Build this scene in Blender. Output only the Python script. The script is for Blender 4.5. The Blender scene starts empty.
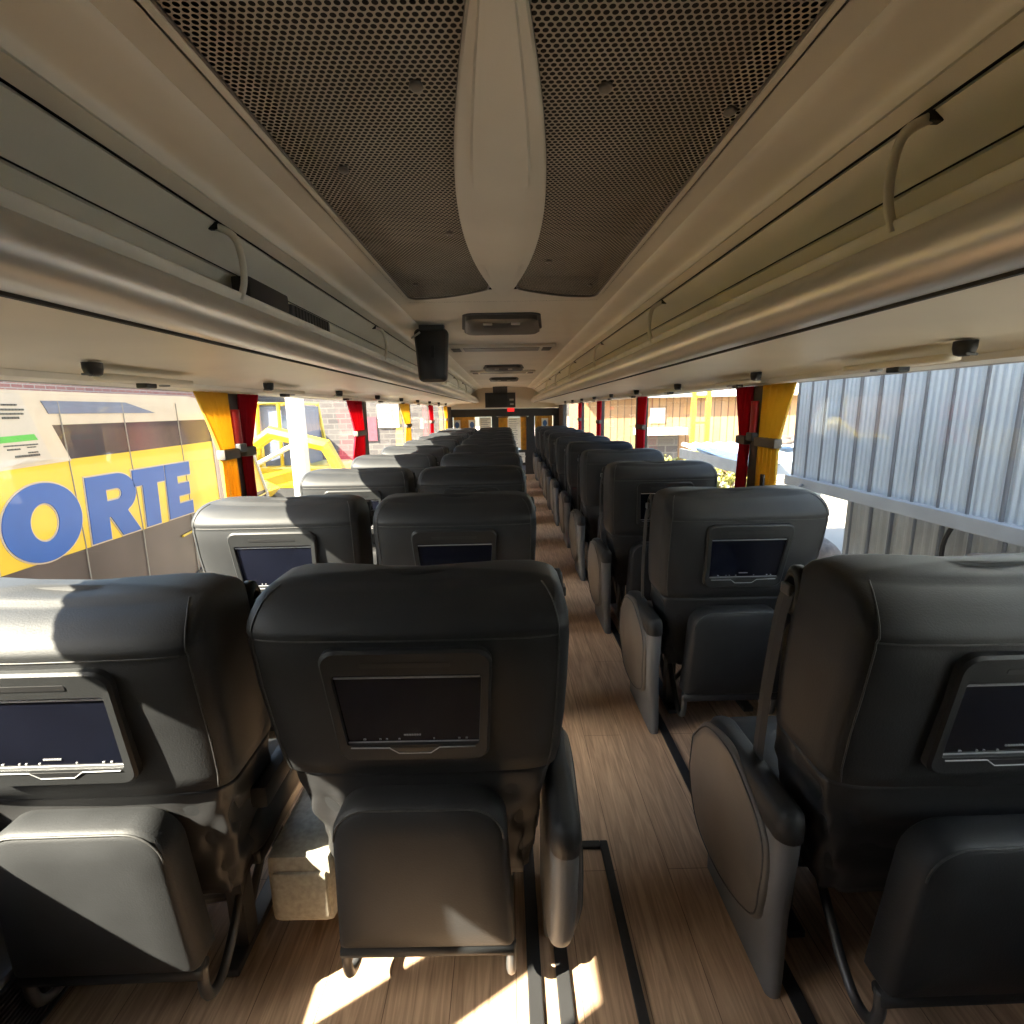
import bpy, bmesh, math, random
from mathutils import Vector, Matrix
random.seed(7)
C = bpy.context.scene.collection
PI = math.pi

# ------------------------------------------------------------------ materials
def mat(name, col, rough=.5, metal=0., spec=.5, vary=.12, vscale=6., bump=0., bscale=60., sheen=0., coat=0.):
    m = bpy.data.materials.new(name); m.use_nodes = True
    nt = m.node_tree; b = nt.nodes['Principled BSDF']
    b.inputs['Roughness'].default_value = rough
    b.inputs['Metallic'].default_value = metal
    b.inputs['Specular IOR Level'].default_value = spec
    b.inputs['Coat Weight'].default_value = coat
    if sheen:
        b.inputs['Sheen Weight'].default_value = sheen
        b.inputs['Sheen Roughness'].default_value = .5
    tc = nt.nodes.new('ShaderNodeTexCoord')
    n = nt.nodes.new('ShaderNodeTexNoise'); n.inputs['Scale'].default_value = vscale; n.inputs['Detail'].default_value = 4
    nt.links.new(tc.outputs['Object'], n.inputs['Vector'])
    r = nt.nodes.new('ShaderNodeValToRGB')
    r.color_ramp.elements[0].position = .3; r.color_ramp.elements[1].position = .7
    r.color_ramp.elements[0].color = [c * (1 - vary) for c in col] + [1]
    r.color_ramp.elements[1].color = [min(1, c * (1 + vary)) for c in col] + [1]
    nt.links.new(n.outputs['Fac'], r.inputs['Fac']); nt.links.new(r.outputs['Color'], b.inputs['Base Color'])
    if bump:
        n2 = nt.nodes.new('ShaderNodeTexNoise'); n2.inputs['Scale'].default_value = bscale; n2.inputs['Detail'].default_value = 3
        nt.links.new(tc.outputs['Object'], n2.inputs['Vector'])
        bp = nt.nodes.new('ShaderNodeBump'); bp.inputs['Strength'].default_value = bump; bp.inputs['Distance'].default_value = .004
        nt.links.new(n2.outputs['Fac'], bp.inputs['Height']); nt.links.new(bp.outputs['Normal'], b.inputs['Normal'])
    return m

def wood_floor():
    m = bpy.data.materials.new('wood_floor'); m.use_nodes = True
    nt = m.node_tree; b = nt.nodes['Principled BSDF']; L = nt.links.new
    tc = nt.nodes.new('ShaderNodeTexCoord')
    mp = nt.nodes.new('ShaderNodeMapping'); mp.inputs['Rotation'].default_value = (0, 0, PI / 2)
    L(tc.outputs['Object'], mp.inputs['Vector'])
    br = nt.nodes.new('ShaderNodeTexBrick')
    br.inputs['Scale'].default_value = 1.0; br.inputs['Brick Width'].default_value = 1.3; br.inputs['Row Height'].default_value = .155
    br.inputs['Mortar Size'].default_value = .0012; br.inputs['Color1'].default_value = (.50, .34, .225, 1)
    br.inputs['Color2'].default_value = (.58, .40, .265, 1); br.inputs['Mortar'].default_value = (.22, .14, .09, 1)
    L(mp.outputs['Vector'], br.inputs['Vector'])
    mp2 = nt.nodes.new('ShaderNodeMapping'); mp2.inputs['Scale'].default_value = (26, 1.6, 1)
    L(tc.outputs['Object'], mp2.inputs['Vector'])
    n = nt.nodes.new('ShaderNodeTexNoise'); n.inputs['Scale'].default_value = 2.2; n.inputs['Detail'].default_value = 6; n.inputs['Distortion'].default_value = 1.6
    L(mp2.outputs['Vector'], n.inputs['Vector'])
    r = nt.nodes.new('ShaderNodeValToRGB'); r.color_ramp.elements[0].position = .3; r.color_ramp.elements[1].position = .66
    r.color_ramp.elements[0].color = (.62, .58, .55, 1); r.color_ramp.elements[1].color = (1.1, 1.08, 1.05, 1)
    L(n.outputs['Fac'], r.inputs['Fac'])
    mx = nt.nodes.new('ShaderNodeMix'); mx.data_type = 'RGBA'; mx.blend_type = 'MULTIPLY'; mx.inputs['Factor'].default_value = 1
    L(br.outputs['Color'], mx.inputs['A']); L(r.outputs['Color'], mx.inputs['B'])
    L(mx.outputs['Result'], b.inputs['Base Color']); b.inputs['Roughness'].default_value = .5
    return m

def grid_mat(name, c1, c2, mortar, w, h, mort=.01, axis='X', rough=.8):
    """brick / plank pattern; axis = the normal axis of the surface"""
    m = bpy.data.materials.new(name); m.use_nodes = True
    nt = m.node_tree; b = nt.nodes['Principled BSDF']; L = nt.links.new
    tc = nt.nodes.new('ShaderNodeTexCoord'); sp = nt.nodes.new('ShaderNodeSeparateXYZ'); cb = nt.nodes.new('ShaderNodeCombineXYZ')
    L(tc.outputs['Object'], sp.inputs[0])
    L(sp.outputs['Y' if axis == 'X' else 'X'], cb.inputs[0]); L(sp.outputs['Z'], cb.inputs[1])
    br = nt.nodes.new('ShaderNodeTexBrick'); br.inputs['Scale'].default_value = 1
    br.inputs['Brick Width'].default_value = w; br.inputs['Row Height'].default_value = h; br.inputs['Mortar Size'].default_value = mort
    for k, c in (('Color1', c1), ('Color2', c2), ('Mortar', mortar)): br.inputs[k].default_value = (*c, 1)
    L(cb.outputs[0], br.inputs['Vector']); L(br.outputs['Color'], b.inputs['Base Color'])
    b.inputs['Roughness'].default_value = rough
    return m

def perforated():
    """plastic sheet with a real see-through honeycomb of round holes"""
    m = bpy.data.materials.new('perforated_sheet'); m.use_nodes = True
    nt = m.node_tree; L = nt.links.new; b = nt.nodes['Principled BSDF']; out = nt.nodes['Material Output']
    b.inputs['Roughness'].default_value = .6
    tc = nt.nodes.new('ShaderNodeTexCoord'); sp = nt.nodes.new('ShaderNodeSeparateXYZ'); L(tc.outputs['Object'], sp.inputs[0])
    def mth(op, a, bb=None):
        n = nt.nodes.new('ShaderNodeMath'); n.operation = op
        for i, v in enumerate((a, bb)):
            if v is None: continue
            if isinstance(v, (int, float)): n.inputs[i].default_value = v
            else: L(v, n.inputs[i])
        return n.outputs[0]
    a = .0118
    x = mth('DIVIDE', sp.outputs['X'], a); y = mth('DIVIDE', sp.outputs['Y'], a * math.sqrt(3))
    def lat(off):
        fx = mth('SUBTRACT', mth('FRACT', mth('ADD', x, off)), .5)
        fy = mth('MULTIPLY', mth('SUBTRACT', mth('FRACT', mth('ADD', y, off)), .5), math.sqrt(3))
        return mth('ADD', mth('MULTIPLY', fx, fx), mth('MULTIPLY', fy, fy))
    hole = mth('LESS_THAN', mth('MINIMUM', lat(0.), lat(.5)), .37 ** 2)
    n = nt.nodes.new('ShaderNodeTexNoise'); n.inputs['Scale'].default_value = 5; n.inputs['Detail'].default_value = 5
    L(tc.outputs['Object'], n.inputs['Vector'])
    r = nt.nodes.new('ShaderNodeValToRGB'); r.color_ramp.elements[0].position = .35; r.color_ramp.elements[1].position = .75
    r.color_ramp.elements[0].color = (.42, .385, .32, 1); r.color_ramp.elements[1].color = (.56, .51, .43, 1)
    L(n.outputs['Fac'], r.inputs['Fac']); L(r.outputs['Color'], b.inputs['Base Color'])
    t = nt.nodes.new('ShaderNodeBsdfTransparent'); mx = nt.nodes.new('ShaderNodeMixShader')
    L(hole, mx.inputs[0]); L(b.outputs[0], mx.inputs[1]); L(t.outputs[0], mx.inputs[2]); L(mx.outputs[0], out.inputs[0])
    return m

def glass_mat():
    m = bpy.data.materials.new('window_glass'); m.use_nodes = True
    nt = m.node_tree; L = nt.links.new; nt.nodes.remove(nt.nodes['Principled BSDF']); out = nt.nodes['Material Output']
    t = nt.nodes.new('ShaderNodeBsdfTransparent'); t.inputs[0].default_value = (.93, .95, .94, 1)
    g = nt.nodes.new('ShaderNodeBsdfGlossy'); g.inputs['Roughness'].default_value = .02
    lw = nt.nodes.new('ShaderNodeLayerWeight'); lw.inputs[0].default_value = .5
    pw = nt.nodes.new('ShaderNodeMath'); pw.operation = 'POWER'; L(lw.outputs['Facing'], pw.inputs[0]); pw.inputs[1].default_value = 5
    f = nt.nodes.new('ShaderNodeMath'); f.operation = 'MULTIPLY_ADD'; L(pw.outputs[0], f.inputs[0]); f.inputs[1].default_value = .45; f.inputs[2].default_value = .02
    mx = nt.nodes.new('ShaderNodeMixShader'); L(f.outputs[0], mx.inputs[0]); L(t.outputs[0], mx.inputs[1]); L(g.outputs[0], mx.inputs[2])
    L(mx.outputs[0], out.inputs[0]); return m

def emit_mat(name, col, s):
    m = bpy.data.materials.new(name); m.use_nodes = True
    b = m.node_tree.nodes['Principled BSDF']; b.inputs['Base Color'].default_value = (*col, 1)
    b.inputs['Emission Color'].default_value = (*col, 1); b.inputs['Emission Strength'].default_value = s
    return m

def cloth(name, col):
    m = mat(name, col, .9, spec=.1, vary=.1, vscale=10); nt = m.node_tree; b = nt.nodes['Principled BSDF']
    t = nt.nodes.new('ShaderNodeBsdfTranslucent'); t.inputs[0].default_value = (*[min(1, c * 1.2) for c in col], 1)
    mx = nt.nodes.new('ShaderNodeMixShader'); mx.inputs[0].default_value = .45
    nt.links.new(b.outputs[0], mx.inputs[1]); nt.links.new(t.outputs[0], mx.inputs[2]); nt.links.new(mx.outputs[0], nt.nodes['Material Output'].inputs[0])
    return m

M = dict(
    leather=mat('black_leather', (.0205, .0215, .023), .58, spec=.33, vary=.15, vscale=9, bump=.12, bscale=260),
    cover=mat('dark_cover_cloth', (.018, .018, .019), .55, vary=.1, vscale=12, bump=.2, bscale=14),
    stitch=mat('stitching', (.04, .04, .04), .6, vary=.3, vscale=90),
    bezel=mat('black_plastic', (.018, .019, .02), .5, spec=.3, bump=.1, bscale=300),
    screen=mat('screen_glass', (.006, .007, .013), .10, spec=.42, vary=.3, vscale=4),
    icon=mat('pale_print', (.28, .28, .28), .5),
    silverline=mat('grey_edge', (.25, .25, .26), .35),
    plastic=mat('grey_plastic', (.10, .105, .11), .5, bump=.08, bscale=200),
    armbase=mat('pale_grey_plastic', (.12, .122, .125), .55, bump=.1, bscale=220),
    armpad=mat('arm_pad_vinyl', (.095, .083, .072), .5, vary=.12, vscale=7, bump=.15, bscale=240),
    metal=mat('painted_steel', (.09, .09, .092), .4, metal=.5),
    webbing=mat('belt_webbing', (.022, .022, .022), .75, bump=.3, bscale=400),
    box=mat('beige_speckled_plastic', (.36, .33, .26), .7, vary=.18, vscale=80),
    floor=wood_floor(), rubber=mat('black_rubber', (.018, .018, .019), .55),
    ceil=mat('ceiling_plastic', (.78, .75, .66), .55, vary=.05, vscale=3),
    rackback=mat('rack_panel', (.74, .70, .59), .6, vary=.06, vscale=3, bump=.08, bscale=300),
    under=mat('rack_underside', (.72, .66, .53), .5, vary=.05, vscale=3),
    silver=mat('brushed_aluminium', (.68, .66, .61), .42, metal=.7, vary=.06, vscale=4),
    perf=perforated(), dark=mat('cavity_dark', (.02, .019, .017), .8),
    hoop=mat('hoop_plastic', (.72, .68, .58), .4),
    wall=mat('wall_panel', (.30, .28, .25), .6), pillar=mat('pillar_brown', (.06, .045, .038), .6),
    yellowcloth=cloth('yellow_curtain_cloth', (.70, .48, .085)),
    redcloth=cloth('red_curtain_cloth', (.50, .02, .04)),
    tie=mat('tieback_grey', (.16, .14, .12), .7),
    glass=glass_mat(), black=mat('matt_black', (.012, .012, .013), .45),
    partition=mat('partition_black', (.016, .018, .02), .45),
    orange=mat('orange_cloth', (.72, .30, .02), .7, vary=.2, vscale=12),
    paper=mat('white_paper', (.72, .72, .66), .8), bluep=mat('blue_print', (.06, .16, .42), .6),
    redlamp=emit_mat('red_lamp', (.7, .02, .02), .5), redpaint=mat('dull_red_paint', (.20, .05, .07), .7), redplastic=mat('red_plastic', (.5, .02, .02), .4),
    lens=mat('lamp_lens', (.20, .185, .16), .3), hatch=mat('hatch_grey', (.10, .094, .084), .4),
    ylw=mat('yellow_paint', (.56, .39, .016), .35, vary=.05, vscale=2, coat=.3),
    blue=mat('blue_paint', (.006, .072, .30), .35, vary=.06), cream=mat('cream_paint', (.42, .365, .285), .4, vary=.05),
    buswin=mat('dark_bus_window', (.05, .043, .05), .15, vary=.3, vscale=2),
    skirt=mat('brown_grey_paint', (.06, .046, .042), .3, vary=.25, vscale=2), greyroof=mat('slate_paint', (.10, .12, .18), .5),
    green=mat('green_print', (.05, .34, .03), .5), ink=mat('dark_ink', (.05, .05, .05), .7),
    posterp=mat('poster_paper', (.40, .365, .31), .7, vary=.03),
    white=mat('white_paint', (.50, .48, .43), .5, vary=.05),
    brick=grid_mat('brick_wall', (.24, .09, .075), (.30, .13, .10), (.32, .26, .22), .4, .13, .018, 'X'),
    stone=grid_mat('stone_wall', (.06, .052, .052), (.10, .09, .085), (.12, .11, .10), .7, .3, .03, 'Y'),
    plank=grid_mat('timber_cladding', (.26, .145, .07), (.33, .20, .10), (.10, .055, .03), .28, 9., .02, 'Y'),
    sheet=mat('galvanised_sheet', (.47, .545, .62), .45, metal=.15, vary=.06, vscale=3),
    sheetgrey=mat('weathered_sheet', (.33, .34, .34), .6, vary=.12, vscale=4),
    beam=mat('galvanised_beam', (.32, .34, .36), .5, metal=.2, vary=.12, vscale=5),
    seam=mat('seam_grey', (.14, .15, .17), .6),
    ground=mat('pale_gravel', (.27, .24, .20), .9, vary=.15, vscale=.6, bump=.4, bscale=6),
    leaf=mat('yellow_green_leaf', (.26, .24, .05), .7, vary=.5, vscale=8), rock=mat('rough_stone', (.10, .075, .062), .9, vary=.4, vscale=14, bump=1., bscale=20),
    tire=mat('tyre', (.03, .03, .03), .8), brown=mat('brown_canvas', (.30, .20, .15), .9),
    purple=mat('violet_slate', (.15, .14, .22), .8, vary=.3, vscale=9),
)

# ------------------------------------------------------------------ builders
def link(name, bm, m, parent=None, smooth=False, recalc=True):
    if recalc: bmesh.ops.recalc_face_normals(bm, faces=bm.faces)
    me = bpy.data.meshes.new(name); bm.to_mesh(me); bm.free()
    me.materials.append(M[m] if isinstance(m, str) else m)
    if smooth:
        me.polygons.foreach_set('use_smooth', [True] * len(me.polygons))
    o = bpy.data.objects.new(name, me); C.objects.link(o)
    if parent: o.parent = parent
    return o
def autosmooth(o, ang=40):
    me = o.data
    me.polygons.foreach_set('use_smooth', [True] * len(me.polygons))
    try: me.set_sharp_from_angle(angle=math.radians(ang))
    except Exception: pass
    return o
def thing(name, label, cat, loc=(0, 0, 0), group=None):
    o = bpy.data.objects.new(name, None); C.objects.link(o); o.location = loc; o.empty_display_size = .1
    return tag(o, label, cat, group)
def tag(o, label, cat, group=None, kind=None):
    o['label'] = label; o['category'] = cat
    if group: o['group'] = group
    if kind: o['kind'] = kind
    return o
def struct(o, label=None, cat=None):
    o['kind'] = 'structure'
    if label: o['label'] = label
    if cat: o['category'] = cat
    return o
def B(): return bmesh.new()
def box(bm, x0, x1, y0, y1, z0, z1, bev=0., seg=2):
    vs = [bm.verts.new((x, y, z)) for z in (z0, z1) for y in (y0, y1) for x in (x0, x1)]
    fs = [bm.faces.new([vs[i] for i in f]) for f in ((0, 2, 3, 1), (4, 5, 7, 6), (0, 1, 5, 4), (2, 6, 7, 3), (0, 4, 6, 2), (1, 3, 7, 5))]
    if bev:
        es = list({e for f in fs for e in f.edges})
        bmesh.ops.bevel(bm, geom=es, offset=bev, segments=seg, profile=.6, affect='EDGES')
    return bm
def loft(bm, rings, closed=True, caps=True):
    R = [[bm.verts.new(p) for p in r] for r in rings]; n = len(R[0])
    for a, b in zip(R, R[1:]):
        for i in range(n if closed else n - 1):
            j = (i + 1) % n
            bm.faces.new((a[i], a[j], b[j], b[i]))
    if caps and closed:
        bm.faces.new(R[0][::-1]); bm.faces.new(R[-1])
    return R
def tube(bm, pts, r, n=8, caps=True, flat=1.):
    pts = [Vector(p) for p in pts]; rings = []
    t0 = (pts[1] - pts[0]).normalized(); up = Vector((0, 0, 1)) if abs(t0.z) < .9 else Vector((0, 1, 0))
    s = t0.cross(up).normalized()
    for i, p in enumerate(pts):
        t = (pts[min(i + 1, len(pts) - 1)] - pts[max(i - 1, 0)]).normalized()
        s = (s - t * s.dot(t)).normalized(); u = s.cross(t)
        rr = r[i] if isinstance(r, (list, tuple)) else r
        rings.append([p + (s * math.cos(2 * PI * k / n) + u * flat * math.sin(2 * PI * k / n)) * rr for k in range(n)])
    loft(bm, rings, True, caps); return bm
def bez(p, n=6):
    """Catmull-Rom smoothing of a point list"""
    p = [Vector(q) for q in p]; out = []
    for i in range(len(p) - 1):
        a, b, c, d = p[max(i - 1, 0)], p[i], p[i + 1], p[min(i + 2, len(p) - 1)]
        for k in range(n):
            t = k / n
            out.append(.5 * ((2 * b) + (c - a) * t + (2 * a - 5 * b + 4 * c - d) * t * t + (3 * b - a - 3 * c + d) * t ** 3))
    out.append(p[-1]); return out
def prism(bm, poly, fn, d0, d1):
    """poly = 2-D outline; fn(a,b,d) -> 3-D"""
    loft(bm, [[fn(a, b, d0) for a, b in poly], [fn(a, b, d1) for a, b in poly]]); return bm
def rrect(ht, hb, y0, y1, r, n=6, rb=None):
    rb = r if rb is None else rb; P = []
    for cx, cy, a0, rr in ((ht - r, y1 - r, 0, r), (-(ht - r), y1 - r, 90, r), (-(hb - rb), y0 + rb, 180, rb), (hb - rb, y0 + rb, 270, rb)):
        for k in range(n + 1):
            a = math.radians(a0 + 90 * k / n); P.append((cx + rr * math.cos(a), cy + rr * math.sin(a)))
    return P
def shrink(P, d):
    cx = sum(p[0] for p in P) / len(P); cy = sum(p[1] for p in P) / len(P)
    mx = max(abs(p[0] - cx) for p in P); my = max(abs(p[1] - cy) for p in P)
    return [(cx + (p[0] - cx) * (1 - d / mx), cy + (p[1] - cy) * (1 - d / my)) for p in P]
def interp(tab, z, k):
    if z <= tab[0][0]: return tab[0][k]
    for a, b in zip(tab, tab[1:]):
        if z <= b[0]:
            t = (z - a[0]) / (b[0] - a[0]); return a[k] + (b[k] - a[k]) * t
    return tab[-1][k]

# ------------------------------------------------------------------ camera
H = 1.367
cam = bpy.data.cameras.new('camera'); co = bpy.data.objects.new('camera', cam); C.objects.link(co)
cam.sensor_width = 36; cam.lens = 18; cam.clip_start = .02; cam.clip_end = 300
Pt = math.atan(102 / 512); Yw = math.atan(5 / 512); Rl = math.radians(1.0)
co.matrix_world = Matrix.Translation((0, 0, H)) @ Matrix.Rotation(-Yw, 4, 'Z') @ Matrix.Rotation(-Pt, 4, 'X') @ Matrix.Rotation(Rl, 4, 'Y') @ Matrix.Rotation(PI / 2, 4, 'X')
bpy.context.scene.camera = co

# ------------------------------------------------------------------ shell
Y0, Y1 = -.45, 11.95
XW = 1.24
fb = box(B(), -1.3, 1.3, Y0, 11.0, -.06, 0); box(fb, -1.3, 1.3, 11.0, Y1, -.50, -.42); box(fb, -1.3, 1.3, 10.98, 11.0, -.42, -.06)
floor = struct(link('floor', fb, 'floor'), 'wood-look laminate floor with long planks running down the coach aisle', 'floor')
LP = [(-.45, .03), (.24, .41), (2.30, 2.43), (4.50, 4.62), (6.62, 6.74), (8.72, 8.84), (10.85, 11.95)]
RP = [(-.45, .12), (2.44, 2.57), (4.72, 4.86), (6.80, 6.94), (8.54, 8.68), (11.0, 11.95)]
ZS, ZT = .70, 1.46
for side, sx, pil in (('left', -1, LP), ('right', 1, RP)):
    bm = B(); a, b = sorted((sx * XW, sx * (XW + .06)))
    box(bm, a, b, Y0, Y1, 0, ZS); box(bm, a, b, Y0, Y1, ZT + .002, 2.05)
    o = struct(link('wall_' + side, bm, 'wall'), f'grey lower wall panel under the {side} coach windows', 'wall')
    for i, (p, q) in enumerate(pil):
        bm = B(); box(bm, min(sx * (XW - .02), sx * (XW + .06)), max(sx * (XW - .02), sx * (XW + .06)), p, q, ZS, ZT, .008)
        struct(link(f'trim_{(1 if sx<0 else 11)+i}', bm, 'pillar'), f'dark brown window post on the {side} side of the coach, post {i + 1} from the back', 'window post')
    edges = [v for pq in pil for v in pq][1:]
    k = 0
    for i in range(0, len(edges) - 1, 2):
        p, q = edges[i], edges[i + 1]
        k += 1
        w = struct(link(f'window_{(0 if sx<0 else 10)+k}', box(B(), *sorted((sx * (XW + .02), sx * (XW + .026))), p, q, ZS, ZT), 'glass'), f'{side} coach side window pane, number {k} from the back', 'window')
    bm = B(); box(bm, *sorted((sx * (XW - .03), sx * (XW + .04))), Y0, Y1, ZS - .03, ZS + .012, .006)
    struct(link(f'trim_{31 if sx<0 else 32}', bm, 'wall'), f'window sill ledge running along the {side} coach wall', 'sill')
struct(link('wall_back', box(B(), -1.3, 1.3, Y0 - .06, Y0, 0, 2.1), 'partition'), 'plain rear wall of the coach behind the camera', 'wall')

# ceiling: centre skin with an opening for the grille, side coves
GY0, GY1, GX = .60, 2.50, .425
ZC = H + .50
bm = B()
for x0, x1, y0, y1 in ((-.50, .50, Y0, GY0 - .01), (-.50, .50, GY1 + .03, Y1), (-.50, -GX - .01, GY0 - .01, GY1 + .03), (GX + .01, .50, GY0 - .01, GY1 + .03)):
    box(bm, x0, x1, y0, y1, ZC, ZC + .02)
for s in (-1, 1):          # rounded duct cove between ceiling and rack back
    prof = bez([(s * .50, ZC - .001), (s * .515, ZC - .012), (s * .56, ZC - .02), (s * .60, ZC - .022), (s * .615, ZC - .028), (s * .62, ZC - .045)], 4)
    prof = [(p[0], p[1]) for p in [(v.x, v.y) for v in [Vector((a.x, a.y, 0)) for a in [Vector((q[0], q[1], 0)) for q in prof]]]]
    outer = [(x, z + .03) for x, z in prof[::-1]]
    prism(bm, prof + outer, lambda a, b, d: (a, d, b), Y0, Y1)
ceil = autosmooth(link('ceiling', bm, 'ceil'), 30)
struct(ceil, 'cream plastic ceiling running the length of the coach aisle', 'ceiling')
struct(link('trim_40', box(B(), -1.4, 1.4, Y0, Y1, 2.06, 2.5), 'dark'), 'outer roof shell of the coach above the ceiling', 'roof')
struct(link('trim_41', box(B(), -1.25, 1.25, -1.0, 7.5, 2.5, 3.1), 'white'), 'added unseen block on the coach roof that shades the shed wall', 'shading block')  # added out of view to keep sun off the metal shed wall

# ------------------------------------------------------------------ luggage racks
def rack(sx, side):
    t = thing('luggage_rack', f'long overhead luggage rack with a silver front rail on the {side} side', 'luggage rack', (0, 0, 0), 'overhead luggage racks')
    def ext(name, prof, m, ys=(Y0, Y1 - .1), smooth=True):
        bm = B(); prism(bm, [(sx * a, H + b) for a, b in prof], lambda a, b, d: (a, d, b), *ys)
        o = link(name, bm, m, t)
        return autosmooth(o, 35) if smooth else o
    def band(pts, th=.012):   # open profile -> closed strip
        pts = [Vector((a, b)) for a, b in pts]; off = []
        for i, p in enumerate(pts):
            d = pts[min(i + 1, len(pts) - 1)] - pts[max(i - 1, 0)]; d.normalize(); off.append(p + Vector((-d.y, d.x)) * th)
        return [tuple(p) for p in pts] + [tuple(p) for p in off[::-1]]
    # back panel seen through the open mouth: three boards with dark gaps
    ext('back_panel', band([(.622, .452), (.645, .446), (.658, .4425)], .012), 'rackback')
    ext('back_panel', band([(.665, .4375), (.70, .409), (.736, .380)], .012), 'rackback')
    ext('back_panel', band([(.743, .3745), (.82, .312), (.90, .25), (.96, .19)], .012), 'rackback')
    ext('gap_strip', [(.640, .478), (1.0, .188), (1.03, .20), (.67, .50)], 'dark')
    # tray and silver tube rail
    tray = [(.63, .185), (1.12, .185), (1.12, .165), (.63, .165)]
    ext('tray', tray, 'rackback')
    arc = []
    for k in range(15):
        a = math.radians(70 + 200 * k / 14); arc.append((.635 + .055 * math.cos(a), .212 + .048 * math.sin(a)))
    ext('front_rail', arc + [(.66, .165), (.665, .25)], 'silver')
    ext('lip', bez2([(.66, .25), (.637, .258), (.628, .268), (.622, .283), (.632, .287), (.642, .276), (.67, .262)]), 'hoop')
    ext('gap_strip', [(.655, .168), (.66, .160), (.67, .160), (.67, .168)], 'dark')
    # underside
    ext('underside', band([(.655, .166), (.75, .163), (.95, .152), (1.06, .142)], .012), 'under')
    ext('underside', band([(1.064, .143), (1.10, .140), (1.125, .128), (1.14, .112)], .010), 'under')
    ext('edge_trim', [(1.138, .112), (1.15, .098), (1.235, .094), (1.235, .13), (1.14, .13)], 'hoop')
    ys = [.885, 2.26, 3.63, 5.0, 6.37, 7.74] if sx > 0 else [1.31, 2.8, 4.2, 5.6, 7.0, 8.4]
    for y in ys:
        bm = B()
        p = bez([(sx * .628, y, H + .27), (sx * .615, y, H + .31), (sx * .614, y, H + .36), (sx * .628, y, H + .41), (sx * .672, y, H + .434)], 5)
        tube(bm, p, .0085, 8, flat=.6)
        link('retaining_hoop', bm, 'hoop', t, True)
        link('hoop_foot', box(B(), *sorted((sx * .66, sx * .684)), y - .008, y + .008, H + .424, H + .440, .003), 'black', t)
    return t
def bez2(p, n=4):
    return [(v.x, v.y) for v in bez([(a, b, 0) for a, b in p], n)]
rack(-1, 'left'); rack(1, 'right')
bm = B(); box(bm, -.742, -.69, 1.50, 1.76, H + .187, H + .372, .008)
o = autosmooth(link('storage_box', bm, 'black')); tag(o, 'black box lying in the left luggage rack behind the rail', 'box')
bm = B(); box(bm, -.745, -.692, 1.79, 2.16, H + .187, H + .355, .008)
o = autosmooth(link('amplifier_case', bm, 'plastic')); tag(o, 'grey ribbed case in the left luggage rack, beside the black box', 'case')
bm = B()
for k in range(12): box(bm, -.694, -.687, 1.81 + k * .028, 1.82 + k * .028, H + .20, H + .35)
link('cooling_fin', bm, 'metal', o)

# overhead reading-light units and little black nozzles
ordn = ['first', 'second', 'third', 'fourth', 'fifth', 'sixth', 'seventh', 'eighth', 'ninth']
for sx, side in ((-1, 'left'), (1, 'right')):
    for i in range(9):
        y = (1.38 if sx < 0 else 1.215) + i * 1.0
        t = thing('reading_lamp_unit', f'small reading light and black air nozzle under the {side} rack, {ordn[i]} from the camera', 'reading light', (sx * 1.06, y, H + .134), f'reading light units under the {side} rack')
        bm = B(); loft(bm, [[(math.cos(a) * r * .8, math.sin(a) * r, z) for a in [2 * PI * k / 14 for k in range(14)]] for r, z in ((.026, .004), (.026, -.012), (.022, -.026), (.012, -.030))])
        link('air_nozzle', bm, 'black', t, True)
        bm = B(); tube(bm, [(-.013, -.022, -.026), (.013, -.02, -.028)], .003, 6); link('nozzle_blade', bm, 'plastic', t)
        bm = B(); P = rrect(.028, .028, .06, .46, .026, 5)
        loft(bm, [[(a + .034 * sx, b, z) for a, b in Q] for Q, z in ((P, -.018), (P, -.032), (shrink(P, .006), -.036))]); link('lamp_plate', bm, 'under', t, True)
        bm = B(); box(bm, sx * .034 - .016, sx * .034 + .016, .22, .27, -.050, -.034, .004); link('lamp_switch', bm, 'black', t)
        bm = B(); loft(bm, [[(sx * .034 + math.cos(a) * r, .33 + math.sin(a) * r, z) for a in [2 * PI * k / 12 for k in range(12)]] for r, z in ((.016, -.034), (.015, -.042))]); link('lamp_lens', bm, 'icon', t, True)

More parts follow.
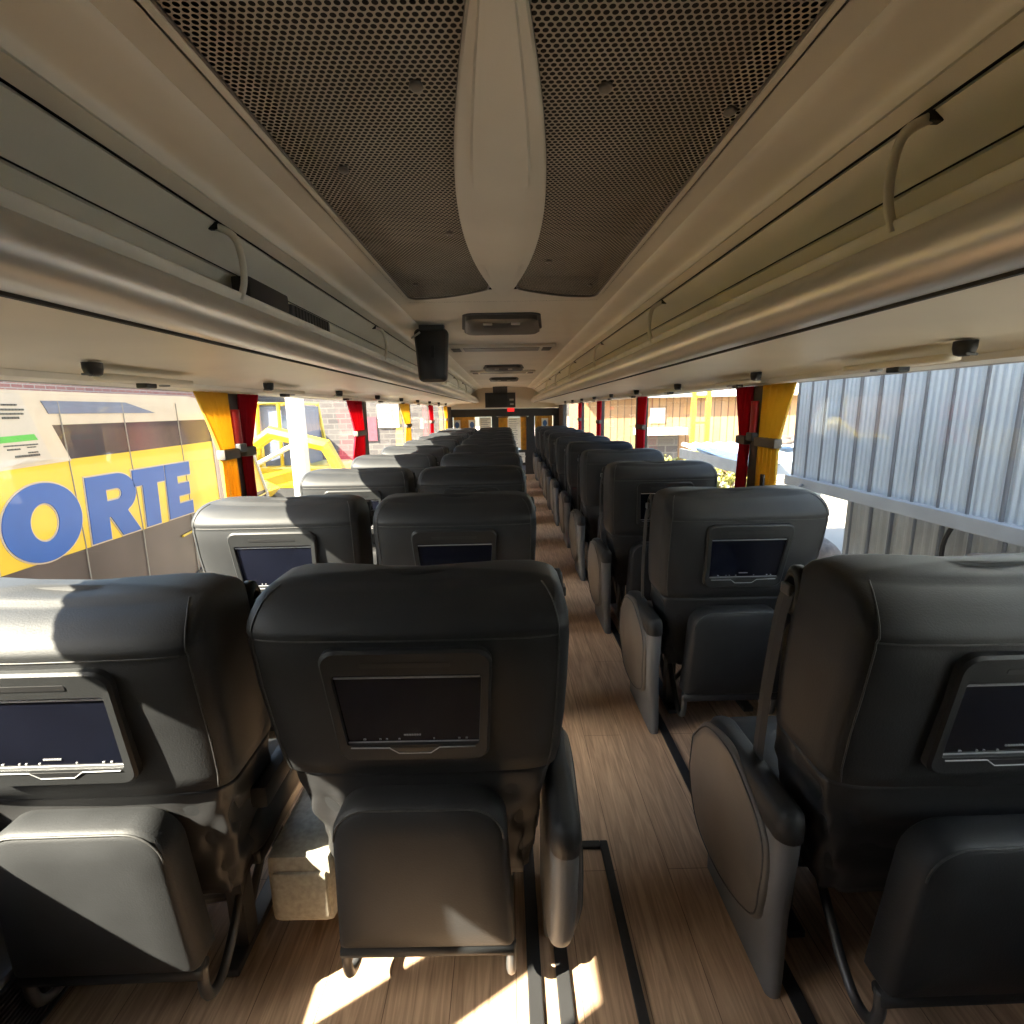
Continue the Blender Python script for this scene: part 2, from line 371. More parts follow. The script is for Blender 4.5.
# ------------------------------------------------------------------ ceiling grille
g = thing('ceiling_grille', 'big perforated ceiling grille with a tapered spindle down its middle', 'ceiling grille', (0, 0, ZC))
def spind(y):
    u = (y - 1.53) / .92
    return 0.012 + .094 * max(0, 1 - u * u) ** 1.1 if abs(u) < 1 else .012
def front(x): return GY1 - .20 * (1 - (abs(x) / GX)) ** 1.6 if abs(x) < GX else GY1
for s in (-1, 1):
    # sheet outline (a = x, b = y)
    P = []
    N = 40
    yb, yt = GY0, GY1 - .20
    for k in range(N + 1):
        y = yb + (yt - yb) * k / N; P.append((spind(y) + (.03 * max(0, (k / N - .93) / .07) ** 2), y))
    for k in range(1, 13):
        x = P[N][0] + (GX - .03 - P[N][0]) * k / 12; P.append((x, yt + .17 * math.sin(PI / 2 * k / 12) ** .9))
    P += [(GX - .012, GY1 - .045), (GX, GY1 - .09), (GX, yb)]
    bm = B(); vs = [bm.verts.new((s * a, b, .004)) for a, b in P]; f = bm.faces.new(vs); bmesh.ops.triangulate(bm, faces=[f])
    link('perforated_sheet', bm, 'perf', g)
    bm = B(); tube(bm, [(s * a, b, .001) for a, b in P] + [(s * P[0][0], P[0][1], .001)], .005, 6); link('sheet_edging', bm, 'lens', g, True)
    # outer frame strip beyond the sheet edge up to the opening (front part is solid plastic)
    bm = B(); Q = [(P[N][0] - .03, yt)] + P[N:N + 13] + [(GX - .012, GY1 - .045), (GX, GY1 - .09), (GX + .02, GY1 - .09), (GX + .02, GY1 + .04), (0, GY1 + .04), (0, yt)]
    vs = [bm.verts.new((s * a, b, -.0005)) for a, b in Q]; f = bm.faces.new(vs); bmesh.ops.triangulate(bm, faces=[f]); link('end_panel', bm, 'ceil', g)
    bm = B(); box(bm, *sorted((s * (GX - .002), s * (GX + .012))), GY0 - .02, GY1 - .06, -.006, .004, .002); link('side_frame', bm, 'ceil', g)
# spindle: raised centre moulding
bm = B(); rings = []
for k in range(61):
    y = GY0 - .02 + (GY1 - .14 - GY0) * k / 60; w = spind(y) + .004
    rings.append([(-w, y, .006), (-w, y, -.004), (-w * .93, y, -.010), (-w * .66, y, -.012), (-w * .6, y, -.020), (0, y, -.023), (w * .6, y, -.020), (w * .66, y, -.012), (w * .93, y, -.010), (w, y, -.004), (w, y, .006)])
loft(bm, rings); autosmooth(link('centre_spindle', bm, 'ceil', g), 50)
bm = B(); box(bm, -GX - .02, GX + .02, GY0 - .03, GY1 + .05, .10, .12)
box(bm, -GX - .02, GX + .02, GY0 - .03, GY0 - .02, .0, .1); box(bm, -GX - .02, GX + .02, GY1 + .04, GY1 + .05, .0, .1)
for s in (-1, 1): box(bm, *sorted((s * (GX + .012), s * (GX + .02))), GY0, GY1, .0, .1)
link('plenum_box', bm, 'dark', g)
for x, y in ((-.13, .92), (-.15, 1.6), (.17, .93), (.16, 1.9), (-.33, 1.2), (-.35, 2.2), (.36, 2.25), (.40, 1.0)):
    bm = B(); loft(bm, [[(x + math.cos(a) * r, y + math.sin(a) * r * 1.2, z) for a in [2 * PI * q / 12 for q in range(12)]] for r, z in ((.011, .003), (.011, -.002), (.006, -.004))]); link('fixing_screw', bm, 'lens', g, True)

# roof hatches and cross bars
for i, (y0, y1, w) in enumerate(((2.84, 3.36, .21), (5.95, 6.45, .21), (8.2, 8.7, .21))):
    lab = ['nearest grey roof hatch with a dark recessed handle, in front of the grille', 'middle grey roof hatch in the aisle ceiling, between the two light bars', 'farthest small roof hatch above the end of the aisle'][i]
    t = thing('roof_hatch', lab, 'roof hatch', (-.01, (y0 + y1) / 2, ZC), 'ceiling hatches')
    hl = (y1 - y0) / 2; P = rrect(w + .02, w - .015, -hl, hl, .06, 5)
    bm = B(); loft(bm, [[(a, b, z) for a, b in Q] for Q, z in ((P, .0), (P, -.03), (shrink(P, .02), -.042))]); autosmooth(link('hatch_lid', bm, 'hatch', t), 40)
    P2 = rrect(w + .035, w, -hl - .015, hl + .015, .07, 5); bm = B(); loft(bm, [[(a, b, z) for a, b in P2] for z in (.0, -.008)]); link('hatch_rim', bm, 'plastic', t)
    link('handle_recess', box(B(), -.10, .10, -hl + .06, -hl + .20, -.0435, -.040), 'black', t)
    for s in (-1, 1): link('hatch_latch', box(B(), s * .075 - .025, s * .075 + .025, -hl + .04, -hl + .065, -.052, -.040, .004), 'silver', t)
for i, y in enumerate((4.28, 6.95)):
    t = thing('ceiling_light_bar', ['nearer long ceiling light bar spanning the aisle', 'farther ceiling light bar near the front of the coach'][i], 'ceiling light', (-.02, y, ZC), 'ceiling light bars')
    bm = B(); box(bm, -.42, .42, -.16, .16, -.022, 0, .008); autosmooth(link('housing', bm, 'ceil', t))
    link('diffuser', box(B(), -.30, .30, -.11, .11, -.026, -.021, .002), 'lens', t)
    for s in (-1, 1): link('end_speaker', box(B(), s * .36 - .035, s * .36 + .035, -.10, .10, -.027, -.021, .004), 'plastic', t)

# folded-down monitor on the left, front monitor, exit lamp
t = thing('ceiling_monitor', 'black fold-down monitor hanging from the left ceiling edge above the rack', 'monitor', (-.43, 3.2, ZC))
bm = B(); P = rrect(.10, .085, -.325, -.02, .03, 5)
loft(bm, [[(a, d, b) for a, b in Q] for Q, d in ((shrink(P, .015), -.04), (P, -.02), (P, .03), (shrink(P, .02), .05))]); autosmooth(link('monitor_case', bm, 'black', t), 50)
bm = B(); box(bm, -.07, .08, -.03, .04, -.03, .0, .005); link('hinge_block', bm, 'plastic', t)
bm = B(); tube(bm, [(-.115, -.03, -.075), (-.06, -.05, -.045)], .006, 6); link('support_arm', bm, 'silver', t)
bm = B(); box(bm, .0, .02, -.046, -.04, -.19, -.12); link('side_button', bm, 'bezel', t)
t = thing('front_monitor', 'boxy black monitor mounted in the middle above the front partition', 'monitor', (-.10, 11.25, 1.41)); t.scale = (1.3, 1, 1.3)
bm = B(); loft(bm, [[(x, y, z) for x, z in ((-.25, .01), (.25, .01), (.25, .25), (-.25, .25))] for y in (0,)] + [[(x, .38, z) for x, z in ((-.19, .03), (.19, .03), (.19, .22), (-.19, .22))]]); link('monitor_case', bm, 'black', t)
link('screen', box(B(), -.21, .12, -.012, -.002, .03, .235, .004), 'bezel', t)
link('side_label', box(B(), .15, .22, -.006, -.001, .12, .15), 'icon', t); link('side_label', box(B(), .16, .22, -.006, -.001, .05, .075), 'icon', t)
link('mount_bracket', box(B(), -.12, .12, .10, .25, .23, (ZC - 1.41) / 1.3), 'metal', t)
bm = B(); box(bm, -.06, .06, 0, .03, 0, .06, .006); o = link('exit_lamp', bm, 'redlamp'); o.location = (.13, 11.80, 1.33); o.scale = (1.3, 1, 1.3); tag(o, 'small red lamp on the black beam over the front door', 'warning light')

# ------------------------------------------------------------------ front partition with door
bm = B()
YP = 11.85
def ph(x0, x1, z0, z1, d=.05): box(bm, x0, x1, YP, YP + d, z0, z1)
ph(-1.24, 1.24, 1.225, 1.40); ph(-1.24, -1.20, -.42, 1.225); ph(-1.20, -.31, -.42, .70); ph(-.31, -.198, -.42, 1.225)
ph(.533, .665, -.42, 1.225); ph(.665, 1.09, -.42, .77); ph(1.09, 1.24, -.42, 1.225)
box(bm, -1.24, 1.24, YP - .04, YP, 1.23, 1.39)
struct(link('wall_front', bm, 'partition'), 'black partition at the front of the coach with glazed openings', 'partition')
struct(link('trim_50', box(B(), -1.24, 1.24, YP - .01, YP + .05, 1.402, 1.90), 'under'), 'beige bulkhead above the front partition', 'bulkhead')
d = thing('door_1', 'black glazed cabin door with paper notices at the end of the aisle', 'door', (0, YP + .01, 0)); d['kind'] = 'structure'
bm = B(); box(bm, -.20, -.155, 0, .04, -.41, 1.22); box(bm, .475, .535, 0, .04, -.41, 1.22); box(bm, -.155, .475, 0, .04, -.41, .46); box(bm, -.155, .475, 0, .04, 1.20, 1.22); link('door_frame', bm, 'partition', d)
link('door_pane', box(B(), -.155, .475, .015, .022, .46, 1.20), 'glass', d)
link('door_handle', box(B(), .38, .45, -.03, 0, .29, .33, .008), 'silver', d)
link('kick_panel', box(B(), -.10, .45, -.006, 0, -.30, .10, .003), 'greyroof', d)
bm = B(); ybk = YP + .12
for x0, x1 in ((-1.19, -.70), (-.17, .07), (.34, .50), (.68, 1.09)):
    n = 24
    loft(bm, [[(x0 + (x1 - x0) * k / n, ybk + .012 * math.sin(k * 1.9), z) for k in range(n + 1)] for z in (.40, 1.225)], closed=False, caps=False)
o = link('partition_curtain', bm, 'orange', None, True); tag(o, 'orange curtain hanging behind the glazed front partition', 'curtain')
for i, (x0, x1, z0, z1, lb) in enumerate(((.05, .345, .50, 1.19, 'long white notice sheet taped in the glazed front door'), (-.59, -.32, .90, 1.215, 'square white notice on the partition, left of the door'), (.256, .44, .17, .40, 'small white notice low on the front door'))):
    t = thing('paper_notice', lb, 'notice', ((x0 + x1) / 2, YP - .004 - (.008 if i == 0 else 0), z0), 'paper notices at the front')
    hw = (x1 - x0) / 2; h = z1 - z0
    link('sheet', box(B(), -hw, hw, .0, .004, 0, h), 'paper', t)
    bm = B()
    for k in range(int(h / .042)): box(bm, -hw * .8, hw * random.uniform(.3, .8), -.0012, 0, .02 + k * .042, .03 + k * .042)
    link('print_lines', bm, 'seam', t)
for i, (x, z) in enumerate(((-1.10, 1.02), (-.76, 1.02), (.90, 1.03))):
    t = thing('round_sticker', ['leftmost blue and white sticker on the front partition glass', 'blue and white sticker on the partition beside the square notice', 'blue and white sticker on the glass right of the door'][i], 'sticker', (x, YP - .012, z), 'stickers on the partition')
    link('backing', box(B(), -.075, .075, 0, .003, -.14, .14, .001), 'paper', t)
    bm = B(); loft(bm, [[(math.cos(a) * .05, y, .03 + math.sin(a) * .07) for a in [2 * PI * k / 20 for k in range(20)]] for y in (-.002, 0)]); link('symbol', bm, 'bluep', t)
for p, q, r_, s_, nn in ((-1.20, -.31, .70, 1.225, 51), (.665, 1.09, .77, 1.225, 52)):
    struct(link(f'window_{nn}', box(B(), p, q, YP + .02, YP + .026, r_, s_), 'glass'), 'glazed opening in the front partition, ' + ('left of the door' if nn == 51 else 'right of the door'), 'window')

# floor fittings
bm = B(); box(bm, .275, .30, -.4, 1.40, 0, .012, .004); box(bm, .10, .275, 1.375, 1.40, 0, .012, .004); o = link('floor_hatch_trim', bm, 'rubber'); tag(o, 'black rubber trim with a corner round the floor hatch beside the aisle', 'floor trim')
for x, l in ((.045, 'black floor rail left of the pair under the aisle seats'), (.115, 'black floor rail right of the pair under the aisle seats'), (.657, 'black floor rail along the single seats right of the aisle')):
    bm = B(); box(bm, x - .017, x + .017, -.4, 10.9, .0, .009, .003); o = link('seat_rail', bm, 'rubber'); tag(o, l, 'floor rail', 'floor rails')
t = thing('wall_heater', 'dark slatted heater along the floor under the left windows', 'heater', (-1.16, .2, 0))
link('heater_case', box(B(), -.07, .07, -.6, 10.4, 0, .20, .01), 'plastic', t)
bm = B()
for k in range(14): box(bm, .07, .078, -.55, 10.3, .02 + k * .012, .026 + k * .012)
link('heater_slats', bm, 'black', t)

# ------------------------------------------------------------------ seats
PIV = Vector((0, .20, .36))
TAB = [  # z, rear y, front y, half width, exponent
    (.30, .135, .31, .225), (.42, .115, .315, .245), (.52, .095, .31, .262), (.60, .080, .30, .280), (.612, .078, .30, .284), (.622, .060, .295, .294),
    (.66, .053, .29, .302), (.75, .035, .275, .310), (.84, .016, .26, .314), (.935, .002, .25, .316), (.947, .004, .25, .315), (.958, -.003, .25, .315),
    (.974, .003, .25, .314), (.990, .016, .245, .310), (1.006, .034, .24, .304), (1.018, .056, .23, .295), (1.027, .084, .215, .283)]
NR = 56
def ringpt(z, a, out=0., e=8.):
    ry, fy, hw = interp(TAB, z, 1), interp(TAB, z, 2), interp(TAB, z, 3)
    c, s = math.cos(a), math.sin(a)
    x = (hw + out) * math.copysign(abs(c) ** (2 / e), c); y = (ry + fy) / 2 + ((fy - ry) / 2 + out) * math.copysign(abs(s) ** (2 / e), s)
    zz = z
    if z > .96: zz += .016 * ((x / .3) ** 2 - .55) * (z - .96) / .07
    if y < (ry + fy) / 2: y -= .010 * (1 - (x / hw) ** 2) * (1 if .62 < z < 1.0 else .4)
    return Vector((x, y, zz))
def rel(p): return Vector(p) - PIV
def surf_y(z): return interp(TAB, z, 1)

def make_seat(mirror, arm):
    """mirror=-1: aisle on the -x side; +1: aisle on the +x side. Root at floor, y=0 at the rear face."""
    root = bpy.data.objects.new('coach_seat', None); C.objects.link(root); root.empty_display_size = .1
    sx = mirror
    # backrest ----
    bm = B(); zs = sorted(set([t[0] for t in TAB] + [.36, .47, .56, .70, .80, .88, .966, .982, 1.0, 1.012, 1.023]))
    rings = [[rel(ringpt(z, 2 * PI * k / NR)) for k in range(NR)] for z in zs]
    top = rings[-1]; cy = sum(p.y for p in top) / NR
    for s_, dz in ((.90, .008), (.7, .012), (.3, .013)):
        rings.append([Vector((p.x * s_, cy + (p.y - cy) * s_, p.z + dz)) for p in top])
    loft(bm, rings)
    back = link('backrest', bm, 'leather', root, True); back.location = PIV
    # stitching
    bm = B()
    for side in (-1, 1):
        a = -PI / 2 + side * .80
        tube(bm, [rel(ringpt(z, a, .0012)) for z in [.625 + .401 * k / 40 for k in range(41)]], .0018, 5)
    for z0 in (.947, .617):
        tube(bm, [rel(ringpt(z0, -PI / 2 + .80 * (k / 20 - 1), .0006)) for k in range(41)], .0018, 5)
    link('stitching', bm, 'stitch', back, True)
    # screen unit: plane following the rear face
    zA, zB = .672, .934; yA, yB = .048 - .017, .0015 - .016
    ez = Vector((0, yB - yA, zB - zA)).normalized(); nn = Vector((0, -1, 0)); nn = (nn - ez * nn.dot(ez)).normalized(); o0 = Vector((0, yA, zA))
    def sp(a, b, d): return rel(o0 + Vector((a, 0, 0)) + ez * b + nn * d)
    hgt = (Vector((0, yB, zB)) - o0).length
    OUT = rrect(.163, .152, 0, hgt, .03, 6); INN = rrect(.143, .133, .042, .212, .006, 6); 
    bm = B(); loft(bm, [[sp(a, b, d) for a, b in P] for P, d in ((OUT, -.020), (OUT, .002), (shrink(OUT, .005), .007), (INN, .006), (shrink(INN, .002), -.005))], caps=False)
    autosmooth(link('screen_bezel', bm, 'bezel', back), 35)
    bm = B(); prism(bm, rrect(.142, .132, .043, .211, .005, 4), sp, -.007, -.001); link('screen', bm, 'screen', back)
    bm = B(); prism(bm, rrect(.085, .085, .230, .241, .003, 3), sp, .004, .0074); link('card_slot', bm, 'black', back)
    for q in ([(-.140, .2015), (.140, .2015), (.140, .205), (-.140, .205)], [(-.131, .0445), (.131, .0445), (.131, .046), (-.131, .046)]):
        bm = B(); prism(bm, q, sp, -.001, .0015); link('screen_edge', bm, 'silverline', back)
    bm = B()
    for a, w in ((-.10, .007), (-.068, .005), (-.055, .005), (-.03, .005), (.04, .004), (.09, .006), (.105, .006)): prism(bm, [(a, .0505), (a + w * .7, .0505), (a + w * .7, .0535), (a, .0535)], sp, -.001, .0008)
    for k in range(7): prism(bm, [(-.018 + k * .005, .0605), (-.0145 + k * .005, .0605), (-.0145 + k * .005, .0635), (-.018 + k * .005, .0635)], sp, -.001, .0006)
    link('button_lettering', bm, 'icon', back)
    bm = B(); prism(bm, [(-.048, .036), (.052, .036), (.034, .022), (-.030, .022)], sp, .003, .0073); link('pull_notch', bm, 'black', back)
    bm = B(); tube(bm, [sp(*p, .0072) for p in ((-.125, .037), (-.048, .036), (-.030, .022), (.034, .022), (.052, .036), (.125, .037))], .0014, 5); link('notch_edge', bm, 'silverline', back)
    # shoulder belt guide + webbing on aisle side
    bm = B(); gx = sx * .305
    loft(bm, [[rel((gx + sx * d, .228 + math.cos(a) * r * .8, .955 + math.sin(a) * r * 1.5)) for a in [2 * PI * k / 18 for k in range(18)]] for r, d in ((.036, -.01), (.036, .008), (.028, .014), (.022, .012), (.020, .0))]); link('belt_guide', bm, 'bezel', back, True)
    bm = B(); box(bm, *sorted((gx + sx * .008, gx + sx * .022)), .215, .248, .945, .968, .004); bmesh.ops.translate(bm, verts=bm.verts, vec=-PIV); link('belt_buckle', bm, 'metal', back)
    pts = bez([(sx * .318, .232, .955), (sx * .324, .240, .90), (sx * .322, .258, .78), (sx * .318, .275, .66), (sx * .306, .30, .48)], 4)
    bm = B(); rows = [[rel(p + Vector((0, -.023, 0))), rel(p + Vector((.003 * sx, .0, 0))), rel(p + Vector((0, .023, 0))), rel(p + Vector((-.003 * sx, 0, 0)))] for p in pts]; loft(bm, rows); link('belt_webbing', bm, 'webbing', back)
    # lower gathered cover
    bm = B(); rings = []
    rnd = random.Random(3)
    ph_ = [rnd.uniform(0, 6) for _ in range(6)]
    for i in range(26):
        z = .285 + .325 * i / 25; r = []
        for k in range(72):
            a = 2 * PI * k / 72; p = ringpt(z, a, .004)
            w = .007 * math.sin(7 * a + 22 * z + ph_[0]) + .003 * math.sin(11 * a - 40 * z + ph_[1]) + .0035 * math.sin(4 * a + 70 * z + ph_[2])
            w *= min(1, (.615 - z) / .08); n = Vector((p.x, p.y - .2, 0)).normalized(); r.append(rel(p + n * w))
        rings.append(r)
    loft(bm, rings); o = link('lower_cover', bm, 'cover', root, True); o.location = PIV
    # legrest ----
    bm = B(); OUTL = rrect(.182, .195, .20, .575, .075, 8, .012)
    def lp(a, b, d): return rel((a, .035 - .02 * (b - .17) / .43 + .045 * 0 - d, b))
    loft(bm, [[lp(a, b, d) for a, b in Q] for Q, d in ((shrink(OUTL, .012), -.07), (OUTL, -.058), (OUTL, -.004), (shrink(OUTL, .005), .007), (shrink(OUTL, .016), .013), (shrink(OUTL, .07), .017), (shrink(OUTL, .17), .018))])
    leg = link('legrest', bm, 'leather', root, True); leg.location = PIV
    bm = B(); Q = shrink(OUTL, .006); tube(bm, [lp(a, b, .0085) for a, b in Q[:18]] , .0024, 5); link('piping', bm, 'stitch', leg, True)
    bm = B(); tube(bm, [lp(-.193, .186, -.012), lp(.193, .186, -.012)], .021, 12); link('roller', bm, 'leather', leg, True)
    for s in (-1, 1):
        bm = B(); p = bez([(s * .187, .050, .19), (s * .187, .045, .14), (s * .186, .060, .095), (s * .184, .105, .08), (s * .182, .17, .12), (s * .18, .27, .23)], 5)
        tube(bm, [rel(q) for q in p], .0115, 8); link('hinge_arm', bm, 'metal', leg, True)
    # cushion and under-frame
    bm = B(); P = rrect(.26, .26, .19, .54, .05, 5)
    loft(bm, [[(a, b, z) for a, b in Q] for Q, z in ((shrink(P, .01), .31), (P, .33), (P, .385), (shrink(P, .015), .41), (shrink(P, .08), .42))]); link('seat_cushion', bm, 'leather', root, True)
    bm = B()
    box(bm, -.25, .25, .22, .53, .27, .312, .01)
    for s in (-1, 1):
        box(bm, s * .17 - .02, s * .17 + .02,   .22, .27, .015, .28); box(bm, s * .17 - .02, s * .17 + .02, .46, .51, .015, .28)
        box(bm, s * .17 - .022, s * .17 + .022, .16, .54, .0095, .03, .003)
        tube(bm, [(s * .17, .24, .05), (s * .17, .48, .26)], .012, 8)
        tube(bm, [(s * .12, .10, .30), (s * .13, .30, .10)], .011, 8)
    link('seat_frame', bm, 'metal', root)
    if arm:
        ax = -.014 if sx > 0 else 0.
        # side console: floor base flowing up into the arm
        def ringc(xo, xi, ya, yb, z, n=5):
            r = min(.035, (xo - xi) / 2 - .001) if xo > xi else .02
            w = abs(xo - xi) / 2; cx = (xo + xi) / 2; rr = min(.034, w * .98); R = []
            for ccx, ccy, a0 in ((cx + w - rr, yb - rr, 0), (cx - w + rr, yb - rr, 90), (cx - w + rr, ya + rr, 180), (cx + w - rr, ya + rr, 270)):
                for k in range(n + 1):
                    a = math.radians(a0 + 90 * k / n); R.append(Vector((ccx + rr * math.cos(a), ccy + rr * math.sin(a), z)))
            return R
        bm = B()
        TB = [(0, .313, .275, .03, .40), (.05, .315, .277, .025, .40), (.12, .322, .28, .02, .42), (.20, .334, .285, .012, .45), (.26, .342, .288, .005, .465), (.34, .347, .29, -.005, .46), (.42, .348, .29, -.012, .43), (.50, .347, .291, -.018, .37), (.515, .345, .293, -.018, .36)]
        if sx > 0: TB = [(.0095, .310, .285, .20, .40), (.125, .312, .285, .18, .41), (.14, .322, .286, .09, .41), (.165, .33, .286, .06, .42), (.19, .338, .287, .03, .44), (.23, .342, .288, .01, .455)] + TB[5:]
        rings = [[Vector((sx * (p.x + ax), p.y, p.z)) for p in ringc(xo, xi, ya, yb, z)] for z, xo, xi, ya, yb in TB]
        loft(bm, rings); side = link('arm_console', bm, 'armbase', root, True); autosmooth(side, 45)
        bm = B()
        TB2 = [(.47, .351, .288, -.020, .385), (.505, .351, .288, -.021, .375), (.526, .348, .291, -.019, .36), (.536, .341, .297, -.013, .335), (.541, .330, .307, .0, .29)]
        loft(bm, [[Vector((sx * (p.x + ax), p.y, p.z)) for p in ringc(xo, xi, ya, yb, z)] for z, xo, xi, ya, yb in TB2]); link('armrest_cap', bm, 'leather', side, True)
        # rear edge strip in darker grey
        pad = bez2([(.452, .41), (.361, .507), (.222, .535), (.119, .505), (.045, .46), (.016, .397), (.027, .277), (.067, .187), (.187, .117), (.311, .09), (.427, .115), (.467, .228), (.452, .41)], 5)[:-1]
        bm = B()
        def pd(a, b, d): return (sx * (.346 + ax + d + (0 if b > .3 else -.00 - (.3 - b) * .11)), a, b)
        loft(bm, [[pd(a, b, d) for a, b in Q] for Q, d in ((pad, -.02), (pad, .004), (shrink(pad, .004), .010), (shrink(pad, .03), .013), (shrink(pad, .10), .014))]); link('arm_pad', bm, 'armpad', side, True)
        bm = B(); Q = shrink(pad, .012); tube(bm, [pd(a, b, .0118) for a, b in Q + Q[:1]], .0022, 5); link('pad_seam', bm, 'stitch', side, True)
    else:
        bm = B(); box(bm, sx * .288 - .022, sx * .288 + .022, .17, .50, .47, .53, .018); autosmooth(link('armrest_cap', bm, 'leather', root))
    return root

def copy_tree(o, parent=None):
    c = o.copy(); C.objects.link(c)
    if parent: c.parent = parent
    for ch in list(o.children): copy_tree(ch, c)
    return c
def recline(root, deg):
    for ch in root.children:
        b = ch.name.split('.')[0]
        if b in ('backrest', 'lower_cover'): ch.rotation_euler.x = math.radians(deg)
        elif b == 'legrest': ch.rotation_euler.x = math.radians(deg * .7)

protoR = make_seat(-1, True); protoA = make_seat(1, True); protoW = make_seat(1, False)
# moulded pedestal between the two left seats belongs to the aisle seat
bm = B(); box(bm, -.395, -.24, .13, .42, .15, .34, .022); box(bm, -.385, -.26, .30, .42, 0, .17, .02); box(bm, -.38, -.25, .122, .15, .17, .30, .012)
autosmooth(link('pedestal_cover', bm, 'box', protoA))
rowtxt = ['nearest row', 'second row from the camera', 'third row from the camera', 'fourth row from the camera', 'fifth row from the camera', 'sixth row from the camera', 'seventh row from the camera', 'eighth row from the camera', 'ninth row from the camera', 'last row, beside the front partition']
rr = random.Random(5)
for nm, proto, X, ys, lab, grp in (
        ('R', protoR, .902, [.92 + i * 1.0 for i in range(10)], 'single black leather coach seat right of the aisle', 'single seats right of the aisle'),
        ('A', protoA, -.197, [.90 + i * 1.0 for i in range(10)], 'black leather aisle seat of the left-hand pairs', 'aisle seats of the left pairs'),
        ('W', protoW, -.872, [.86 + i * 1.0 for i in range(10)], 'sunlit leather window seat of the left-hand pairs', 'window seats of the left pairs')):
    for i, y in enumerate(ys):
        o = proto if i == 0 else copy_tree(proto)
        o.location = (X + (rr.uniform(-.008, .008) if i else 0), y, 0)
        o['label'] = lab + ', ' + rowtxt[i]; o['category'] = 'coach seat'; o['group'] = grp
        o.rotation_euler.z = math.radians({'R': .6, 'A': -.5, 'W': .5}[nm] if i == 0 else rr.uniform(-.6, .6))
        for ch in o.children:          # backs of the single seats are tipped further back
            if nm == 'R' and ch.name.split('.')[0] in ('backrest', 'lower_cover', 'legrest'): ch.location = PIV + (Vector((0, -.12, .035) if ch.name.split('.')[0] != 'legrest' else (.012, -.165, .03)) if i == 0 else Vector((0, -.05, .01)))
        recline(o, {('R', 0): 2, ('R', 1): 2, ('A', 0): 0, ('W', 0): 1}.get((nm, i), rr.uniform(-1.2, 1.5)))

# ------------------------------------------------------------------ curtains
def curtain(sx, ytop, ytie, ybot, m, label, tie=True, ztop=ZT + .0, zbot=.72):
    n = 64; zt = 1.20
    bm = B(); rings = []
    for i in range(31):
        z = zbot + (ztop - zbot) * i / 30
        if z > zt: u = (z - zt) / (ztop - zt); u = u ** 1.15; a = ytie[0] + (ytop[0] - ytie[0]) * u; b = ytie[1] + (ytop[1] - ytie[1]) * u
        else: u = (zt - z) / (zt - zbot); u = min(1, u * 1.6); a = ytie[0] + (ybot[0] - ytie[0]) * u; b = ytie[1] + (ybot[1] - ytie[1]) * u
        fr, bk = [], []
        for k in range(n + 1):
            y = a + (b - a) * k / n; d = .014 * math.sin(k / n * PI * 9) + .004 * math.sin(k * .9 + z * 9)
            xx = 1.205 + d * .7; fr.append((sx * (xx - .003), y, z)); bk.append((sx * (xx + .003), y, z))
        rings.append(fr + bk[::-1])
    loft(bm, rings)
    c = link('curtain', bm, m, None, True); tag(c, label, 'curtain', 'window curtains')
    if tie:
        bm = B(); box(bm, *sorted((sx * 1.183, sx * 1.222)), min(ytie) - .012, max(ytie) + .012, zt - .022, zt + .022, .01); autosmooth(link('tieback', bm, 'tie', c))
    return c
curtain(-1, (2.06, 2.30), (2.19, 2.30), (2.19, 2.31), 'yellowcloth', 'yellow curtain tied back on the first left window post')
curtain(-1, (2.40, 2.58), (2.38, 2.45), (2.38, 2.44), 'redcloth', 'red curtain on the far side of the first left window post')
curtain(-1, (4.02, 4.42), (4.18, 4.44), (4.00, 4.40), 'redcloth', 'bright red curtain at the second left window post')
curtain(-1, (6.0, 6.6), (6.3, 6.6), (6.2, 6.6), 'yellowcloth', 'yellow curtain at the third left window post')
curtain(-1, (8.3, 8.72), (8.4, 8.72), (8.35, 8.72), 'redcloth', 'small red curtain farthest along the left windows')
curtain(-1, (10.3, 10.83), (10.5, 10.83), (10.4, 10.83), 'yellowcloth', 'yellow curtain beside the front partition on the left')
curtain(1, (2.17, 2.44), (2.27, 2.44), (2.27, 2.44), 'yellowcloth', 'mustard curtain tied back on the first right window post')
curtain(1, (2.55, 2.72), (2.56, 2.64), (2.56, 2.66), 'redcloth', 'dark red curtain on the far side of the first right window post')
curtain(1, (4.46, 4.72), (4.5, 4.72), (4.5, 4.72), 'redcloth', 'red curtain at the second right window post')
curtain(1, (6.56, 6.80), (6.6, 6.80), (6.6, 6.80), 'redcloth', 'dull red curtain at the third right window post')
curtain(1, (8.26, 8.54), (8.32, 8.54), (8.3, 8.54), 'redcloth', 'dark red curtain farthest along the right windows')
for sx, y, l in ((-1, 2.343, 'red emergency hammer on the first left window post'), (1, 2.505, 'red emergency hammer on the first right window post')):
    t = thing('emergency_hammer', l, 'emergency hammer', (sx * 1.205, y, 1.20), 'emergency hammers')
    bm = B(); tube(bm, bez([(0, 0, .03), (0, 0, .10), (0, 0, .19)], 4), .018, 10); link('hammer_handle', bm, 'redplastic', t, True)
    link('hammer_bracket', box(B(), -.022, .022, -.03, .03, .0, .04, .006), 'plastic', t)
o = link('curtain_latch', box(B(), 1.162, 1.172, 2.29, 2.32, .99, 1.06, .003), 'black'); tag(o, 'small black latch on the mustard curtain by the right window', 'latch')

